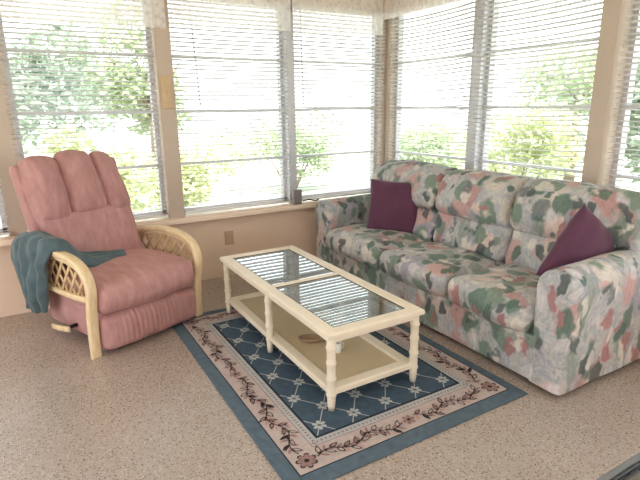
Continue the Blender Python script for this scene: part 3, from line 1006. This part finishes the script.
# ------------------------------------------------------------------ blanket draped over the arm
bl = thing('blanket', (.564, 3.1895, 0), 'teal grey fleece blanket slung over one arm of the recliner', 'blanket', rz=RA)
path = [(.06, .498), (-.05, .505), (-.16, .515), (-.24, .545), (-.29, .60), (-.33, .65), (-.385, .685), (-.435, .675), (-.47, .62), (-.485, .53), (-.485, .44), (-.48, .34), (-.465, .25), (-.455, .17)]
SP = smooth_path(path, 5)
nU = len(SP); nV = 40; rows = []
for i, p in enumerate(SP):
    s = i / (nU - 1)
    # narrow tail on the seat, widest over the arm, gathered to a point at the hanging end
    if s < .35: lo, hi = .27 - .06 * s, .40 + .32 * (s / .35) ** 1.2
    elif s < .6: q = (s - .35) / .25; lo, hi = .25 + .06 * q, .72 + .06 * q
    else: q = (s - .6) / .4; lo, hi = .31 + .22 * q ** 1.4, .78 - .07 * q
    t = (SP[min(i + 1, nU - 1)] - SP[max(i - 1, 0)]).normalized(); nn = Vector((t.y, -t.x))
    if nn.y < 0 and s < .6: nn = -nn
    if s >= .6 and nn.x > 0: nn = -nn
    row = []
    for j in range(nV + 1):
        v = j / nV; ly = lo + (hi - lo) * v
        fold = (.012 * math.sin(v * 13 + 2.5 * s) + .006 * math.sin(v * 29 + 5 * s + 1)) * (.35 + s) + .03 * noise.noise(Vector((s * 5, v * 3.5, 2))) + .012 * noise.noise(Vector((s * 14, v * 9, 7)))
        rnd_ = -.06 * (2 * v - 1) ** 4
        k = fold + rnd_
        row.append(Vector((p.x + nn.x * k, ly, p.y + nn.y * k)))
    rows.append(row)
f = MB(); f.grid(rows); o = f.build('cloth', M['teal'], bl)
md = o.modifiers.new('thickness', 'SOLIDIFY'); md.thickness = .026; md.offset = 0
subdivide_smooth(o, 1)

# ------------------------------------------------------------------ glass side table, only its rim in view
e = thing('side_table', (1.26, .30, 0), 'grey side table with black edging, cut by the bottom right corner', 'table')
zt = .5
def rring(mb, hx, hy, r, z, rad):
    pts = []
    for cx, cy, a0 in ((hx - r, hy - r, 0), (-hx + r, hy - r, 90), (-hx + r, -hy + r, 180), (hx - r, -hy + r, 270)):
        for k in range(9):
            a = math.radians(a0 + k * 90 / 8); pts.append((cx + r * math.cos(a), cy + r * math.sin(a), z))
    pts.append(pts[0]); pts.append(pts[1])
    mb.tube(pts, rad, 8, cap=False)
f = MB(); f.rbox(-.36, .36, -.30, .30, zt - .03, zt - .006, .0115, n=3); f.build('frame', M['pewter'], e)
f = MB(); rring(f, .328, .268, .06, zt - .004, .0065); f.build('rim', M['blackmetal'], e)
f = MB(); rring(f, .314, .254, .05, zt - .005, .0045); f.build('inner_rim', M['blackmetal'], e)
f = MB(); f.rbox(-.312, .312, -.252, .252, zt - .012, zt - .004, .0035, n=2); f.build('top_panel', M['greybrown'], e)
f = MB(); f.rbox(-.31, .31, -.25, .25, .20, .222, .004, n=2); f.build('lower_shelf', M['woodbrown'], e)
for sx in (-1, 1):
    for sy_ in (-1, 1):
        f = MB(); f.tube([(sx * .31, sy_ * .25, 0), (sx * .31, sy_ * .25, zt - .02)], .012, 10); f.build('leg', M['blackmetal'], e)

# ------------------------------------------------------------------ outside
f = MB(); f.box(-30, 40, -30, 45, -.5, -.35)
structure('ground', f, M['ground'], 'bright pale ground outside the windows', 'ground')

def shrub(name, loc, rx, ry, rz, zc, mat, n, size, label, seed, trunk=0.0):
    rnd = random.Random(seed)
    e = thing(name, loc, label, 'tree' if trunk else 'shrub', group='greenery outside the windows')
    f = MB()
    cl = []
    for _ in range(9):
        d = Vector((rnd.gauss(0, 1), rnd.gauss(0, 1), rnd.gauss(0, 1))).normalized() * rnd.uniform(.35, .8)
        cl.append((d, rnd.uniform(.3, .55)))
    for _ in range(n):
        c, r = rnd.choice(cl)
        d = Vector((rnd.gauss(0, 1), rnd.gauss(0, 1), rnd.gauss(0, 1))).normalized() * r * rnd.uniform(.6, 1)
        p = c + d
        P = Vector((p.x * rx, p.y * ry, zc + p.z * rz))
        if P.z < .02: P.z = abs(P.z) + .02
        t = Vector((rnd.gauss(0, 1), rnd.gauss(0, 1), rnd.gauss(0, .7))).normalized()
        s = t.orthogonal().normalized(); s = (s + t.cross(s) * rnd.uniform(-1, 1)).normalized()
        l = size * rnd.uniform(.6, 1.3); w = l * .42
        f.add([P, P + t * l * .5 + s * w * .5, P + t * l, P + t * l * .5 - s * w * .5], [(0, 1, 2, 3)])
    f.build('crown', mat, e)
    f = MB()
    h = zc if trunk else zc * .8
    if trunk:
        f.tube([(0, 0, 0), (.03 * rx, 0, h * .5), (0, .02, h)], [trunk, trunk * .8, trunk * .5], 10)
        for k in range(4):
            a = k * 1.7
            f.tube([(0, 0, h * .7), (math.cos(a) * rx * .4, math.sin(a) * ry * .4, h * 1.1)], [trunk * .45, trunk * .15], 6)
        f.build('trunk', M['bark'], e)
    else:
        for k in range(5):
            a = k * 1.3
            f.tube([(.05 * math.cos(a), .05 * math.sin(a), 0), (math.cos(a) * rx * .4, math.sin(a) * ry * .4, h)], [.025, .01], 6)
        f.build('stems', M['bark'], e)
G = -.35
shrub('shrub', (.55, 7.2, G), 1.0, .6, .75, .80, M['leafA'], 2600, .13, 'yellow green shrub low outside the window behind the recliner', 1)
shrub('shrub', (2.1, 8.3, G), 1.1, .6, .75, .95, M['leafA'], 2600, .13, 'pale green shrub outside, right of the tan switch plate post', 2)
shrub('tree', (-.3, 10.5, G), 1.9, 1.2, 1.6, 2.3, M['leafC'], 3600, .2, 'grey green tree outside at the upper left, behind the recliner window', 3, .12)
shrub('tree', (2.6, 12.0, G), 2.0, 1.2, 1.5, 2.6, M['leafB'], 3200, .22, 'pale green tree outside, seen through the middle window', 4, .12)
shrub('shrub', (4.9, 9.6, G), 1.3, .7, .8, 1.0, M['leafB'], 2200, .14, 'pale shrub outside the window behind the far sofa arm', 5)
shrub('shrub', (7.2, 5.7, G), .8, 1.3, .8, 1.05, M['leafA'], 2400, .14, 'yellow green shrub outside above the middle of the sofa', 6)
shrub('shrub', (7.6, 8.2, G), .9, 1.2, .7, .9, M['leafB'], 2200, .14, 'low shrub outside above the far third of the sofa', 7)
shrub('tree', (6.6, 2.9, G), 1.1, 1.2, 1.3, 1.7, M['leafC'], 3200, .18, 'deep green tree outside beyond the wide post at the right edge', 8, .1)
shrub('tree', (11.0, 7.2, G), 1.4, 1.8, 1.1, 2.2, M['leafB'], 2600, .22, 'pale tree outside, far behind the sofa windows', 9, .12)

# ------------------------------------------------------------------ light
w = bpy.data.worlds.new('sky'); SC.world = w; w.use_nodes = True
nt = w.node_tree; bg = nt.nodes['Background']
tc = nt.nodes.new('ShaderNodeTexCoord'); sp = nt.nodes.new('ShaderNodeSeparateXYZ')
nt.links.new(tc.outputs['Generated'], sp.inputs[0])
r = ramp(nt, [(0.0, (.88, .92, .95, 1)), (0.5, (.92, .96, 1, 1)), (1.0, (.86, .93, 1.0, 1))])
mr = nt.nodes.new('ShaderNodeMapRange'); mr.inputs[1].default_value = -1; mr.inputs[2].default_value = 1
nt.links.new(sp.outputs['Z'], mr.inputs[0]); nt.links.new(mr.outputs[0], r.inputs['Fac'])
nt.links.new(r.outputs['Color'], bg.inputs['Color'])
bg.inputs['Strength'].default_value = 6.0

sun = bpy.data.lights.new('sun', 'SUN'); sun.energy = 22.0; sun.angle = math.radians(3); sun.color = (1, .96, .88)
so_ = bpy.data.objects.new('sun', sun); COL.objects.link(so_); so_.location = (0, -5, 12)
so_.rotation_euler = Vector((.12, .55, -.83)).to_track_quat('-Z', 'Y').to_euler()

# added fill lamp for the room, shaped as a flush ceiling fixture, unseen
cl = thing('fill_light', (.9, 1.2, HC), 'added round frosted fill lamp on the unseen ceiling', 'fill light')
f = MB(); f.lathe([(.17, -.025), (.18, 0)], 32); f.build('base', M['whitemetal'], cl)
m, ntl, b, _ = new_mat('fill_lamp_glass'); b.inputs['Base Color'].default_value = (1, .95, .88, 1)
b.inputs['Emission Color'].default_value = (1, .9, .78, 1); b.inputs['Emission Strength'].default_value = 2.0
f = MB(); f.lathe([(.03, -.095), (.10, -.085), (.145, -.055), (.15, -.025)], 32); f.build('shade', m, cl)
la = bpy.data.lights.new('fill_lamp', 'AREA'); la.shape = 'DISK'; la.size = .5; la.energy = 4; la.color = (1, .97, .95)
lo = bpy.data.objects.new('fill_lamp', la); COL.objects.link(lo); lo.location = (.9, 1.2, HC - .12)

# ------------------------------------------------------------------ camera
cam = bpy.data.cameras.new('camera'); co = bpy.data.objects.new('camera', cam); COL.objects.link(co)
R = Vector((0.86256533, -0.50581781, -0.0113756)); U = Vector((0.13986301, 0.21677856, 0.96614978)); F = Vector((0.48622977, 0.83495832, -0.25773087))
mat = Matrix((R, U, -F)).transposed().to_4x4(); mat.translation = Vector((0, 0, 1.4485))
co.matrix_world = mat
cam.sensor_width = 36; cam.sensor_fit = 'HORIZONTAL'; cam.lens = 500.55 / 640 * 36; cam.clip_start = .05
SC.camera = co

SC.view_settings.view_transform = 'Standard'
SC.view_settings.look = 'None'
SC.view_settings.gamma = 1
SC.view_settings.use_curve_mapping = False
SC.view_settings.exposure = -0.55
SC.cycles.use_denoising = True
SC.cycles.max_bounces = 10
SC.cycles.diffuse_bounces = 6
SC.cycles.transparent_max_bounces = 24
SC.cycles.sample_clamp_indirect = 8
